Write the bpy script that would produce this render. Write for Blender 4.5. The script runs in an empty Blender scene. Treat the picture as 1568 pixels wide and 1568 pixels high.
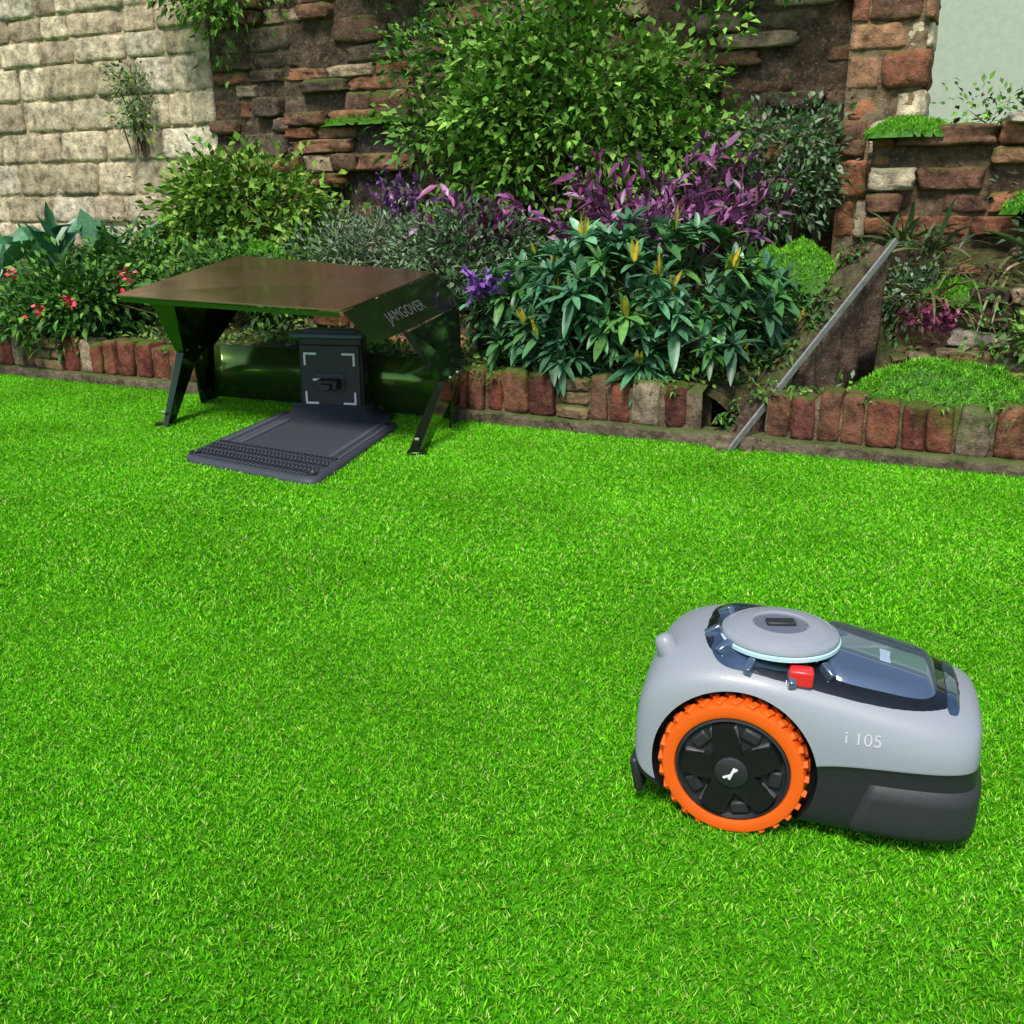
import bpy, bmesh, math, random
import numpy as np
from mathutils import Vector, Matrix, noise
from mathutils.bvhtree import BVHTree
random.seed(7); rng=np.random.default_rng(7)
scn=bpy.context.scene
COL=scn.collection
def link(o,parent=None):
    COL.objects.link(o)
    if parent: o.parent=parent
    return o
def empty(name,loc=(0,0,0),rz=0):
    e=bpy.data.objects.new(name,None); e.location=loc; e.rotation_euler=(0,0,rz); e.empty_display_size=.1
    return link(e)
# ---------- materials ----------
def newmat(name):
    m=bpy.data.materials.new(name); m.use_nodes=True
    nt=m.node_tree; b=nt.nodes['Principled BSDF']
    return m,nt,b
def plain(name,col,rough=.5,metal=0,bump=0,scale=200,coat=0,var=.12,rvar=0):
    m,nt,b=newmat(name); N=nt.nodes; Lk=nt.links
    tc=N.new('ShaderNodeTexCoord'); nz=N.new('ShaderNodeTexNoise'); nz.inputs['Scale'].default_value=scale; nz.inputs['Detail'].default_value=3
    Lk.new(tc.outputs['Object'],nz.inputs['Vector'])
    mx=N.new('ShaderNodeMix'); mx.data_type='RGBA'
    mx.inputs[6].default_value=(*[c*(1-var) for c in col],1); mx.inputs[7].default_value=(*[min(1,c*(1+var)) for c in col],1)
    Lk.new(nz.outputs['Fac'],mx.inputs[0]); Lk.new(mx.outputs[2],b.inputs['Base Color'])
    b.inputs['Roughness'].default_value=rough; b.inputs['Metallic'].default_value=metal
    b.inputs['Coat Weight'].default_value=coat
    if rvar:
        n2=N.new('ShaderNodeTexNoise'); n2.inputs['Scale'].default_value=9; n2.inputs['Detail'].default_value=5; Lk.new(tc.outputs['Object'],n2.inputs['Vector'])
        mr=N.new('ShaderNodeMapRange'); mr.inputs[1].default_value=.3; mr.inputs[2].default_value=.7; mr.inputs[3].default_value=rough-rvar; mr.inputs[4].default_value=rough+rvar
        Lk.new(n2.outputs['Fac'],mr.inputs[0]); Lk.new(mr.outputs[0],b.inputs['Roughness'])
    if bump:
        bp=N.new('ShaderNodeBump'); bp.inputs['Strength'].default_value=bump; bp.inputs['Distance'].default_value=.002
        Lk.new(nz.outputs['Fac'],bp.inputs['Height']); Lk.new(bp.outputs[0],b.inputs['Normal'])
    return m
def attrmat(name,rough=.5,nscale=60,spec=.5,lo=.75,hi=1.25,diffuse=False):
    m,nt,b=newmat(name); N=nt.nodes; Lk=nt.links
    at=N.new('ShaderNodeAttribute'); at.attribute_name='lc'
    ge=N.new('ShaderNodeNewGeometry'); nz=N.new('ShaderNodeTexNoise'); nz.inputs['Scale'].default_value=nscale; nz.inputs['Detail'].default_value=3
    Lk.new(ge.outputs['Position'],nz.inputs['Vector'])
    mr=N.new('ShaderNodeMapRange'); mr.inputs[1].default_value=.3; mr.inputs[2].default_value=.7; mr.inputs[3].default_value=lo; mr.inputs[4].default_value=hi
    Lk.new(nz.outputs['Fac'],mr.inputs[0])
    mu=N.new('ShaderNodeVectorMath'); mu.operation='SCALE'
    Lk.new(at.outputs['Color'],mu.inputs[0]); Lk.new(mr.outputs[0],mu.inputs['Scale'])
    if diffuse:
        N.remove(b); df=N.new('ShaderNodeBsdfDiffuse'); Lk.new(mu.outputs[0],df.inputs['Color']); Lk.new(df.outputs[0],N['Material Output'].inputs['Surface'])
        return m
    Lk.new(mu.outputs[0],b.inputs['Base Color']); b.inputs['Roughness'].default_value=rough
    b.inputs['Specular IOR Level'].default_value=spec
    return m
M_leaf=attrmat('foliage',.40)
M_leafm=attrmat('foliage_matte',.6,spec=.25)
M_grass=attrmat('grass',.7,2.4,lo=.82,hi=1.22,diffuse=True)
def stonemat(name='stone',moss=.5,lich=.4):
    m,nt,b=newmat(name); N=nt.nodes; Lk=nt.links
    at=N.new('ShaderNodeAttribute'); at.attribute_name='lc'
    ge=N.new('ShaderNodeNewGeometry')
    n1=N.new('ShaderNodeTexNoise'); n1.inputs['Scale'].default_value=16; n1.inputs['Detail'].default_value=6; n1.inputs['Roughness'].default_value=.72
    n2=N.new('ShaderNodeTexNoise'); n2.inputs['Scale'].default_value=60; n2.inputs['Detail'].default_value=5; n2.inputs['Roughness'].default_value=.75
    n3=N.new('ShaderNodeTexNoise'); n3.inputs['Scale'].default_value=5; n3.inputs['Detail'].default_value=4
    for n in (n1,n2,n3): Lk.new(ge.outputs['Position'],n.inputs['Vector'])
    r1=N.new('ShaderNodeMapRange'); r1.inputs[1].default_value=.35; r1.inputs[2].default_value=.65; r1.inputs[3].default_value=.35; r1.inputs[4].default_value=1.5
    Lk.new(n1.outputs['Fac'],r1.inputs[0])
    mu=N.new('ShaderNodeVectorMath'); mu.operation='SCALE'; Lk.new(at.outputs['Color'],mu.inputs[0]); Lk.new(r1.outputs[0],mu.inputs['Scale'])
    r2=N.new('ShaderNodeMapRange'); r2.inputs[1].default_value=.55; r2.inputs[2].default_value=.64; Lk.new(n2.outputs['Fac'],r2.inputs[0])
    mx=N.new('ShaderNodeMix'); mx.data_type='RGBA'; mx.inputs[7].default_value=(.38,.30,.20,1)
    sc=N.new('ShaderNodeMath'); sc.operation='MULTIPLY'; sc.inputs[1].default_value=lich; Lk.new(r2.outputs[0],sc.inputs[0])
    Lk.new(sc.outputs[0],mx.inputs[0]); Lk.new(mu.outputs[0],mx.inputs[6])
    sx=N.new('ShaderNodeSeparateXYZ'); Lk.new(ge.outputs['Normal'],sx.inputs[0])
    ad=N.new('ShaderNodeMath'); ad.operation='MULTIPLY_ADD'; ad.inputs[1].default_value=.35; Lk.new(sx.outputs['Z'],ad.inputs[0]); Lk.new(n3.outputs['Fac'],ad.inputs[2])
    r3=N.new('ShaderNodeMapRange'); r3.inputs[1].default_value=.62; r3.inputs[2].default_value=.8; r3.inputs[4].default_value=moss; Lk.new(ad.outputs[0],r3.inputs[0])
    mx2=N.new('ShaderNodeMix'); mx2.data_type='RGBA'; mx2.inputs[7].default_value=(.07,.14,.015,1)
    Lk.new(r3.outputs[0],mx2.inputs[0]); Lk.new(mx.outputs[2],mx2.inputs[6]); Lk.new(mx2.outputs[2],b.inputs['Base Color'])
    b.inputs['Roughness'].default_value=.88; b.inputs['Specular IOR Level'].default_value=.2
    bp=N.new('ShaderNodeBump'); bp.inputs['Strength'].default_value=1; bp.inputs['Distance'].default_value=.02
    Lk.new(n1.outputs['Fac'],bp.inputs['Height'])
    bp2=N.new('ShaderNodeBump'); bp2.inputs['Strength'].default_value=.8; bp2.inputs['Distance'].default_value=.006
    Lk.new(n2.outputs['Fac'],bp2.inputs['Height']); Lk.new(bp.outputs[0],bp2.inputs['Normal']); Lk.new(bp2.outputs[0],b.inputs['Normal'])
    return m
M_stone=stonemat('stone',.6)
M_stonec=stonemat('stone_clean',.25)
M_brick=stonemat('old_brick',.8,.22)
# ---------- mesh helpers ----------
def mesh_np(name,V,F,C,mat,parent=None,smooth=False):
    V=np.asarray(V,dtype=np.float32); F=np.asarray(F,dtype=np.int32)
    me=bpy.data.meshes.new(name); me.vertices.add(len(V)); me.vertices.foreach_set('co',V.ravel())
    k=F.shape[1]
    me.loops.add(F.size); me.loops.foreach_set('vertex_index',F.ravel())
    me.polygons.add(len(F)); me.polygons.foreach_set('loop_start',np.arange(0,F.size,k,dtype=np.int32))
    me.update(calc_edges=True); me.validate()
    if C is not None:
        ca=me.color_attributes.new('lc','FLOAT_COLOR','POINT')
        CC=np.ones((len(V),4),dtype=np.float32); CC[:,:3]=C; ca.data.foreach_set('color',CC.ravel())
    if smooth: me.polygons.foreach_set('use_smooth',np.ones(len(F),dtype=bool))
    me.materials.append(mat)
    o=bpy.data.objects.new(name,me); return link(o,parent)
def pyobj(name,V,F,mat,parent=None,smooth=False,bevel=0,solid=0,ang=40,seg=2):
    me=bpy.data.meshes.new(name); me.from_pydata([tuple(v) for v in V],[],F); me.update()
    me.materials.append(mat); o=bpy.data.objects.new(name,me); link(o,parent)
    if solid:
        m=o.modifiers.new('s','SOLIDIFY'); m.thickness=solid; m.offset=0
    if bevel:
        m=o.modifiers.new('b','BEVEL'); m.width=bevel; m.segments=seg; m.limit_method='ANGLE'; m.angle_limit=math.radians(30)
    if smooth:
        me.polygons.foreach_set('use_smooth',[True]*len(me.polygons)); me.set_sharp_from_angle(angle=math.radians(ang))
    return o
def box(name,c,s,mat,parent=None,rot=None,bevel=0,taper=(1,1)):
    V=[]
    for z in (-.5,.5):
        for (x,y) in ((-.5,-.5),(.5,-.5),(.5,.5),(-.5,.5)):
            k=taper if z>0 else (1,1)
            v=Vector((x*s[0]*k[0],y*s[1]*k[1],z*s[2]))
            if rot: v=rot@v
            V.append(v+Vector(c))
    F=[(3,2,1,0),(4,5,6,7),(0,1,5,4),(1,2,6,5),(2,3,7,6),(3,0,4,7)]
    return pyobj(name,V,F,mat,parent,smooth=bevel>0,bevel=bevel)
def lathe(name,prof,mat,parent=None,seg=64,M=Matrix(),ang=35):
    V=[];F=[]
    for (r,h) in prof:
        for i in range(seg):
            a=2*math.pi*i/seg; V.append(M@Vector((r*math.cos(a),r*math.sin(a),h)))
    for j in range(len(prof)-1):
        for i in range(seg):
            k=(i+1)%seg; F.append((j*seg+i,j*seg+k,(j+1)*seg+k,(j+1)*seg+i))
    if prof[0][0]>1e-4: F.append(tuple(range(seg))[::-1])
    if prof[-1][0]>1e-4: F.append(tuple(range((len(prof)-1)*seg,len(prof)*seg)))
    return pyobj(name,V,F,mat,parent,smooth=True,ang=ang)
def nrm(a): return a/np.maximum(np.linalg.norm(a,axis=1,keepdims=True),1e-9)
LT=([0,.3,.65,1],[0,1,.8,0]); LS=([0,.45,1],[0,1,0]); LL=([0,.2,.45,.7,.88,1],[0,.8,1,.8,.45,0])
def leaves(P,D,L,W,col,droop=.2,shape=LS,fold=.25,roll=.5):
    P=np.asarray(P,float);n=len(P); D=nrm(np.asarray(D,float)); L=np.broadcast_to(L,(n,)).reshape(n,1); W=np.broadcast_to(W,(n,)).reshape(n,1)
    up=np.array([0,0,1.])+rng.normal(0,roll,(n,3)); S=nrm(np.cross(D,up)); Nn=np.cross(S,D); droop=np.broadcast_to(droop,(n,)).reshape(n,1)
    ts,ws=shape; K=len(ts); vs=[]
    for k,(t,w) in enumerate(zip(ts,ws)):
        C=P+D*L*t-np.array([0,0,1.])*droop*L*t*t
        if k in(0,K-1): vs.append(C)
        else:
            vs+= [C-S*W*w*.5+Nn*fold*W*w*.5, C, C+S*W*w*.5+Nn*fold*W*w*.5]
    nv=2+3*(K-2); V=np.stack(vs,1).reshape(-1,3)
    f=[(0,1,2),(0,2,3)]
    for k in range(K-3):
        a=1+3*k;b=a+3
        f+=[(a,b,b+1),(a,b+1,a+1),(a+1,b+1,b+2),(a+1,b+2,a+2)]
    a=1+3*(K-3); f+=[(a,nv-1,a+1),(a+1,nv-1,a+2)]
    F=(np.array(f)[None]+(np.arange(n)*nv)[:,None,None]).reshape(-1,3)
    C=np.repeat(col,nv,axis=0)
    return V,F,C
def merge(parts):
    Vs=[];Fs=[];Cs=[];o=0
    for V,F,C in parts:
        Vs.append(V);Fs.append(F+o);Cs.append(C);o+=len(V)
    return np.concatenate(Vs),np.concatenate(Fs),np.concatenate(Cs)
def pick(pal,n,lo=.65,hi=1.3):
    pal=np.array(pal); i=rng.integers(0,len(pal),n); j=rng.integers(0,len(pal),n); t=rng.random((n,1))
    return (pal[i]*(1-t)+pal[j]*t)*rng.uniform(lo,hi,(n,1))
# ---------- garden frame ----------
def W(s,n,z=0.): return (-.195+.9*s+.436*n, 3.40-.436*s+.9*n, z)
def SN(x,y): dx=x+.195;dy=y-3.40; return (.9*dx-.436*dy, .436*dx+.9*dy)
def sst(x,a,b):
    t=min(1,max(0,(x-a)/(b-a))); return t*t*(3-2*t)
def terr(s,n):
    r=sst(s-.33*n,.90,1.12)
    z=.165+.19*max(0,n-.1)*(1-r)+r*(.08*sst(n,.12,.6)+.17*sst(n,.62,.80)+.14*sst(n,.85,1.2)+.34*sst(n,1.22,1.36))
    z+=.03*noise.noise(Vector((s*3,n*3,1)))+.014*noise.noise(Vector((s*11,n*11,4)))
    dl=s-(.95+.88*n)
    if n<.55: z-=.15*math.exp(-(dl/.10)**2)*(1-sst(n,.4,.55))
    return z
def terrw(x,y): return terr(*SN(x,y))
# ---------- lawn ----------
m,nt,b=newmat('lawn_ground'); N=nt.nodes; Lk=nt.links
ge=N.new('ShaderNodeNewGeometry'); nz=N.new('ShaderNodeTexNoise'); nz.inputs['Scale'].default_value=110; nz.inputs['Detail'].default_value=5
Lk.new(ge.outputs['Position'],nz.inputs['Vector']); rp=N.new('ShaderNodeValToRGB'); Lk.new(nz.outputs['Fac'],rp.inputs[0])
rp.color_ramp.elements[0].position=.35; rp.color_ramp.elements[0].color=(.035,.20,.004,1); rp.color_ramp.elements[1].position=.7; rp.color_ramp.elements[1].color=(.10,.44,.012,1)
Lk.new(rp.outputs[0],b.inputs['Base Color']); b.inputs['Roughness'].default_value=.95; b.inputs['Specular IOR Level'].default_value=.1
M_lawn=m
pyobj('lawn',[(-60,-60,0),(60,-60,0),(60,60,0),(-60,60,0)],[(0,1,2,3)],M_lawn)
def grass_tile(k,nb,wid,hmin,hmax,size=.252):
    r=np.random.default_rng(100+k); n=nb
    P=np.zeros((n,3)); P[:,:2]=r.uniform(-size/2,size/2,(n,2))
    a=r.uniform(0,2*math.pi,n); w=r.uniform(.7,1.25,n)*wid
    h=r.uniform(hmin,hmax,n)
    tf=np.array([.8*noise.noise(Vector((p[0]*60+k*9,p[1]*60,0)))+.8*noise.noise(Vector((p[0]*160+k*9,p[1]*160,3))) for p in P])
    ed=np.clip((size/2-np.abs(P[:,:2]).max(1))/.02,0,1); tf*=ed; h*=1+.45*tf
    lean=r.normal(0,.55,(n,2))*h[:,None]
    S=np.stack([np.cos(a),np.sin(a),np.zeros(n)],1)
    tip=P.copy(); tip[:,:2]+=lean; tip[:,2]=h
    mid=P.copy(); mid[:,:2]+=lean*.4; mid[:,2]=h*.6
    V=np.stack([P,mid+S*w[:,None],tip,mid-S*w[:,None]],1).reshape(-1,3)
    f=np.array([(0,1,2),(0,2,3)])
    F=(f[None]+(np.arange(n)*4)[:,None,None]).reshape(-1,3)
    pal=np.array([(.13,.54,.008),(.20,.66,.018),(.085,.43,.006),(.40,.78,.09),(.24,.61,.025)])
    c=pal[r.choice(5,n,p=[.3,.27,.2,.12,.11])]*r.uniform(.7,1.2,(n,1)); c*=(1+.42*tf[:,None])
    dry=r.random(n)<.03; c[dry]=(.55,.64,.22)
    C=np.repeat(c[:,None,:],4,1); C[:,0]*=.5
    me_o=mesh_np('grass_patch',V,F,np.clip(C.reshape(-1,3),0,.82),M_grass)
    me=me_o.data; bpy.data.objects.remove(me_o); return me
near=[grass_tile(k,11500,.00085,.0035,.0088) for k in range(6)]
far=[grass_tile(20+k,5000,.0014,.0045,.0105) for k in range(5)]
lg=empty('lawn_grass')
cnt=0
for i in range(-20,20):
    for j in range(0,20):
        s=i*.25; n=-.145-j*.25
        x,y,_=W(s,n)
        if y<.3 or abs(x)>.60*y+.35: continue
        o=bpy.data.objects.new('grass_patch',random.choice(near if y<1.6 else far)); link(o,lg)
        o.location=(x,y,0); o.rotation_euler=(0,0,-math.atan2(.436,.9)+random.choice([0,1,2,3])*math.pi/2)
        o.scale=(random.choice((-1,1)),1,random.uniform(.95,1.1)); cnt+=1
print('tiles',cnt)
# ---------- stones ----------
bm=bmesh.new(); bmesh.ops.create_cube(bm,size=2); bmesh.ops.subdivide_edges(bm,edges=bm.edges[:],cuts=5,use_grid_fill=True)
SP=np.array([v.co[:] for v in bm.verts]); SF=np.array([[v.index for v in f.verts] for f in bm.faces]); bm.free()
SP=np.sign(SP)*np.abs(SP)**.6
def rock(c,half,col,ax=None,rough=.1,p=7,seed=None):
    seed=random.random()*100 if seed is None else seed
    q=SP/((np.abs(SP)**p).sum(1)**(1/p))[:,None]
    d=.8*np.array([noise.noise_vector(Vector(v)*1.2+Vector((seed,seed*.7,0))) for v in q])+.7*np.array([noise.noise_vector(Vector(v)*3.5+Vector((0,seed,seed))) for v in q])
    q=(q+d*rough)*np.array(half)
    if ax is not None: q=q@np.array(ax)
    return q+np.array(c),SF,np.tile(np.array(col),(len(q),1))
def axes(yaw,tilt=0,roll=0):
    return np.array((Matrix.Rotation(yaw,3,'Z')@Matrix.Rotation(tilt,3,'Y')@Matrix.Rotation(roll,3,'X')).transposed())
WY=-math.atan2(.436,.9)
parts=[]; s=-4.6
BR=[(.21,.065,.038),(.18,.05,.033),(.25,.085,.05),(.13,.045,.032),(.27,.11,.06),(.20,.085,.05),(.16,.08,.05)]
while s<3.4:
    w=random.uniform(.055,.10)
    if not(.86<s+w/2<1.06):
        h=random.uniform(.13,.155)
        col=np.array(random.choice(BR))*random.uniform(.75,1.25)
        if random.random()<.07: col=np.array((.36,.27,.18))*random.uniform(.7,1.1)
        if random.random()<.08:
            w=random.uniform(.11,.16)
            if s+w>.86 and s<1.06: w=.06
            for q in range(3): parts.append(rock(W(s+w/2,.055+random.uniform(-.01,.01),.065+.045*q),(w/2,.05,.021),np.array((.26,.16,.09))*random.uniform(.7,1.3),axes(WY,random.uniform(-.06,.06)),.16,p=10))
        else:
            parts.append(rock(W(s+w/2,.055+random.uniform(-.012,.014),.04+h/2),(w/2,.052,h/2),col,axes(WY+random.uniform(-.06,.06),random.uniform(-.06,.06)),.12,p=10))
    s+=w+random.uniform(.003,.014)
V,F,C=merge(parts); be=mesh_np('brick_edging',V,F,C,M_brick,smooth=True)
parts=[]; s=-4.6
while s<3.4:
    w=random.uniform(.2,.42)
    parts.append(rock(W(s+w/2,.03,.016),(w/2+.01,.06,.028),np.array((.17,.13,.085))*random.uniform(.8,1.2),axes(WY),.1,p=9)); s+=w
V,F,C=merge(parts); mesh_np('footing',V,F,C,M_stone,be,smooth=True)
def strip(name,s0,s1,n0,n1,z0,z1,col,mat,parent,amp=.014,stp=.03):
    ns=int((s1-s0)/stp); prof=[(n0,z0),(n0,(z0+z1)/2),(n0,z1),((n0+n1)/2,z1),(n1,z1),(n1,z0)]
    V=[];F=[]
    for i in range(ns+1):
        s=s0+(s1-s0)*i/ns
        for k,(n,z) in enumerate(prof):
            d=noise.noise(Vector((s*9,n*9+k,z*9)))*amp
            V.append(W(s,n+d,z+(d*1.5 if 0<k<5 else 0)))
    K=len(prof)
    for i in range(ns):
        for k in range(K-1): F.append((i*K+k,(i+1)*K+k,(i+1)*K+k+1,i*K+k+1))
    F+= [(0,1,2,5),(2,3,4,5),(ns*K,ns*K+1,ns*K+2,ns*K+5)]
    return mesh_np(name,V,F,np.tile(np.array(col),(len(V),1)),mat,parent,smooth=True)
strip('mortar',-4.6,.87,.022,.14,0,.168,(.17,.12,.075),M_stone,be)
strip('mortar',1.07,3.4,.022,.14,0,.168,(.17,.12,.075),M_stone,be)
ss=np.arange(-6,5.01,.05); nn=np.arange(.09,4.5,.05); V=[];Fq=[]
for a in ss:
    for bb in nn: V.append(W(a,bb,terr(a,bb)+ .008*noise.noise(Vector((a*40,bb*40,0)))))
for i in range(len(ss)-1):
    for j in range(len(nn)-1):
        q=i*len(nn)+j; Fq.append((q,q+len(nn),q+len(nn)+1,q+1))
C=np.zeros((len(V),3)); 
for i,v in enumerate(V):
    t=noise.noise(Vector((v[0]*4,v[1]*4,0)))*.5+.5
    C[i]=np.array((.055,.035,.02))*(1-t)+np.array((.09,.06,.035))*t
M_soil=stonemat('soil',.35)
mesh_np('garden_bed',V,Fq,C,M_soil,smooth=True)
def wall(name,s0,s1,n,z0,z1,hc,wc,pal,rough=.12,gap=.008,mortar=(.25,.21,.15),mat=M_stonec,depth=.1,dj=.015,topj=0,p=12):
    parts=[]; z=z0
    while z<z1:
        h=random.uniform(*hc); s=s0-random.uniform(0,wc[0])
        while s<s1:
            w=min(random.uniform(*wc),s1-s+.02)
            if topj and z+h>z1-.12 and random.random()<topj: s+=w+gap; continue
            if s+w>s0+.03 and w>.03:
                a=max(s,s0); ww=s+w-a
                parts.append(rock(W(a+ww/2,n+random.uniform(-dj,dj),z+h/2),(ww/2,depth,h/2),np.array(random.choice(pal))*random.uniform(.75,1.2),axes(WY,random.uniform(-.02,.02)),rough,p=p))
            s+=w+gap
        z+=h+gap
    V,F,C=merge(parts); o=mesh_np(name,V,F,C,mat,smooth=True)
    ns=max(2,int((s1-s0)/.06)); nzz=max(2,int((z1-z0)/.06)); mt=[];Fm=[]
    for i in range(ns+1):
        for k in range(nzz+1):
            a=s0+(s1-s0)*i/ns; c=z0-.2+(z1-.02-z0+.2)*k/nzz
            mt.append(W(a,n-depth*.82+.02*noise.noise(Vector((a*12,c*12,n))),c))
    for i in range(ns):
        for k in range(nzz): q=i*(nzz+1)+k; Fm.append((q,q+nzz+1,q+nzz+2,q+1))
    base=len(mt)
    for a in (s0,s1):
        mt+= [W(a,n-depth*.7,z0-.2),W(a,n+.2,z0-.2),W(a,n+.2,z1-.03),W(a,n-depth*.7,z1-.03)]
    Fm+=[(base,base+1,base+2,base+3),(base+4,base+5,base+6,base+7),(base+3,base+2,base+6,base+7),(base+1,base+5,base+6,base+2)]
    mesh_np('mortar',mt,Fm,np.tile(np.array(mortar),(len(mt),1)),mat,o,smooth=False)
    return o
CREAM=[(.66,.54,.36),(.72,.62,.45),(.58,.47,.30),(.70,.57,.39),(.48,.37,.25)]
DARK=[(.14,.08,.05),(.20,.10,.06),(.09,.065,.045),(.27,.12,.065),(.17,.12,.085),(.40,.29,.19)]
RB=[(.34,.14,.07),(.26,.10,.055),(.42,.22,.12),(.18,.09,.055),(.44,.31,.2)]
wall('stone_wall',-5.2,-2.42,1.7,.2,2.3,(.12,.19),(.16,.46),CREAM,rough=.12,mortar=(.50,.40,.26),p=14,dj=.012)
wall('stone_wall',-2.40,1.28,1.68,.25,2.25,(.05,.13),(.12,.36),DARK,rough=.2,mortar=(.09,.06,.04),mat=M_stone,dj=.05)
wall('retaining_wall',1.16,3.8,1.30,.62,1.0,(.05,.085),(.12,.34),RB+CREAM[:1],rough=.2,mortar=(.13,.08,.05),mat=M_stone,dj=.045,topj=.2)
wall('retaining_wall',1.36,3.8,.74,.22,.44,(.03,.06),(.06,.2),DARK+RB+[(.45,.38,.3)],rough=.22,mortar=(.08,.05,.03),mat=M_stone,dj=.05,topj=.3)
wall('stone_pillar',1.02,1.30,1.45,.6,2.2,(.09,.16),(.14,.3),CREAM[:2]+RB,rough=.16,mortar=(.24,.17,.1),dj=.02,mat=M_stone)
wall('retaining_wall',-1.7,-.05,1.42,.5,1.14,(.05,.09),(.12,.36),DARK+RB[:3]+[(.42,.34,.22)],rough=.2,mortar=(.05,.04,.03),mat=M_stone,dj=.06,topj=.3)
wall('retaining_wall',-.9,-.1,.42,.14,.30,(.05,.07),(.12,.2),RB,rough=.14,mortar=(.12,.08,.05),mat=M_stone,dj=.02,topj=.3)
parts=[]
def scat(n,s0,s1,n0,n1,sz,pal,flat=.5):
    for _ in range(n):
        s=random.uniform(s0,s1); q=random.uniform(n0,n1); z=terr(s,q); a=random.uniform(*sz)
        parts.append(rock(W(s,q,z+a*.05),(a,a*random.uniform(.5,.9),a*random.uniform(.25,flat)),np.array(random.choice(pal))*random.uniform(.6,1.2),axes(random.uniform(-.6,.3),random.uniform(-.25,.25),random.uniform(-.2,.3)),.28,p=6))
scat(110,1.3,3.0,.25,1.2,(.015,.055),DARK+RB)
scat(30,1.3,1.9,.22,.55,(.015,.04),[(.5,.45,.4),(.4,.33,.26)],.35)
scat(34,1.2,3.4,1.35,1.7,(.04,.11),CREAM+RB,.25)
scat(60,-4,.8,.15,.5,(.010,.03),[(.3,.25,.2),(.15,.1,.07)])
scat(30,.6,1.2,.6,1.3,(.03,.07),RB+DARK)
for (s,q,z,a) in ((1.75,1.2,1.02,.14),(2.0,1.2,1.03,.17),(2.25,1.18,1.0,.13)):
    parts.append(rock(W(s,q,z),(a,.09,.018),np.array((.55,.47,.36)),axes(WY+.1),.2,p=8))
for _ in range(10): 
    parts.append(rock(W(.97+random.uniform(-.07,.07),-.02+random.uniform(-.03,.05),.012),(random.uniform(.015,.035),.02,.014),np.array((.22,.17,.12))*random.uniform(.7,1.2),axes(random.uniform(-1,1)),.25,p=5))
V,F,C=merge(parts); mesh_np('rocks',V,F,C,M_stone,smooth=True)
# sloping rubble ramp with thin metal rail
A=Vector((.665,2.945,.0)); B=Vector((1.187,3.20,.592)); Lf=Vector((-.13,.075,.0)); V=[];F=[]
K=60
for i in range(K+1):
    t=i/K; c=A.lerp(B,t)
    for j in range(7):
        u=j/6; p=c+Lf*u*(.50+.45*t)+Vector((0,0,-.05*u*u)); st_=.018*(abs(((t*11+.6*noise.noise(Vector((u*2,t*9,5))))%1)-.5)-.25)
        d=noise.noise(Vector(p)*17)*.034+noise.noise(Vector(p)*50)*.014; V.append(p+Vector((d*.7,-d*.7,(d+st_)*(1 if j else .3))))
    for zz in (-.12,-.25,-.4):
        p=c+Lf*(.50+.45*t)*1.05+Vector((-.015,.0,zz)); d=noise.noise(p*13)*.05; V.append(p+Vector((d,-d,0)))
    for zz in (-.4,-.25,-.12):
        p=c+Vector((.0,0,zz)); d=noise.noise(p*15)*.035; V.append(p+Vector((d-.01,-d,0)))
R_=13
for i in range(K):
    for j in range(R_):
        a=i*R_+j; b2=i*R_+(j+1)%R_; F.append((a,b2,b2+R_,a+R_))
F.append(tuple([0,6,7,12])); q=K*R_
for (a,b_,c_,d_) in ((0,6,7,12),(12,7,8,11),(11,8,9,10)): F.append((q+a,q+b_,q+c_,q+d_))
slab=mesh_np('stone_ramp',V,F,np.tile(np.array((.10,.065,.045)),(len(V),1)),M_soil,smooth=False)
M_rail=plain('weathered_metal',(.27,.27,.25),.5,.35,.6,60,var=.5)
d=(B-A).normalized(); side=Vector((.5,-.87,0)).normalized(); up=d.cross(side).normalized(); up=up if up.z>0 else -up
V=[]
for P in(A-d*.01,B+d*.02):
    for (a,c) in((-.004,-.012),(.004,-.012),(.004,.010),(-.004,.010)): V.append(P+side*(a+.026)+up*(c+.016))
pyobj('metal_rail',V,[(0,1,2,3),(7,6,5,4),(0,4,5,1),(1,5,6,2),(2,6,7,3),(3,7,4,0)],M_rail,bevel=.002)
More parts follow.
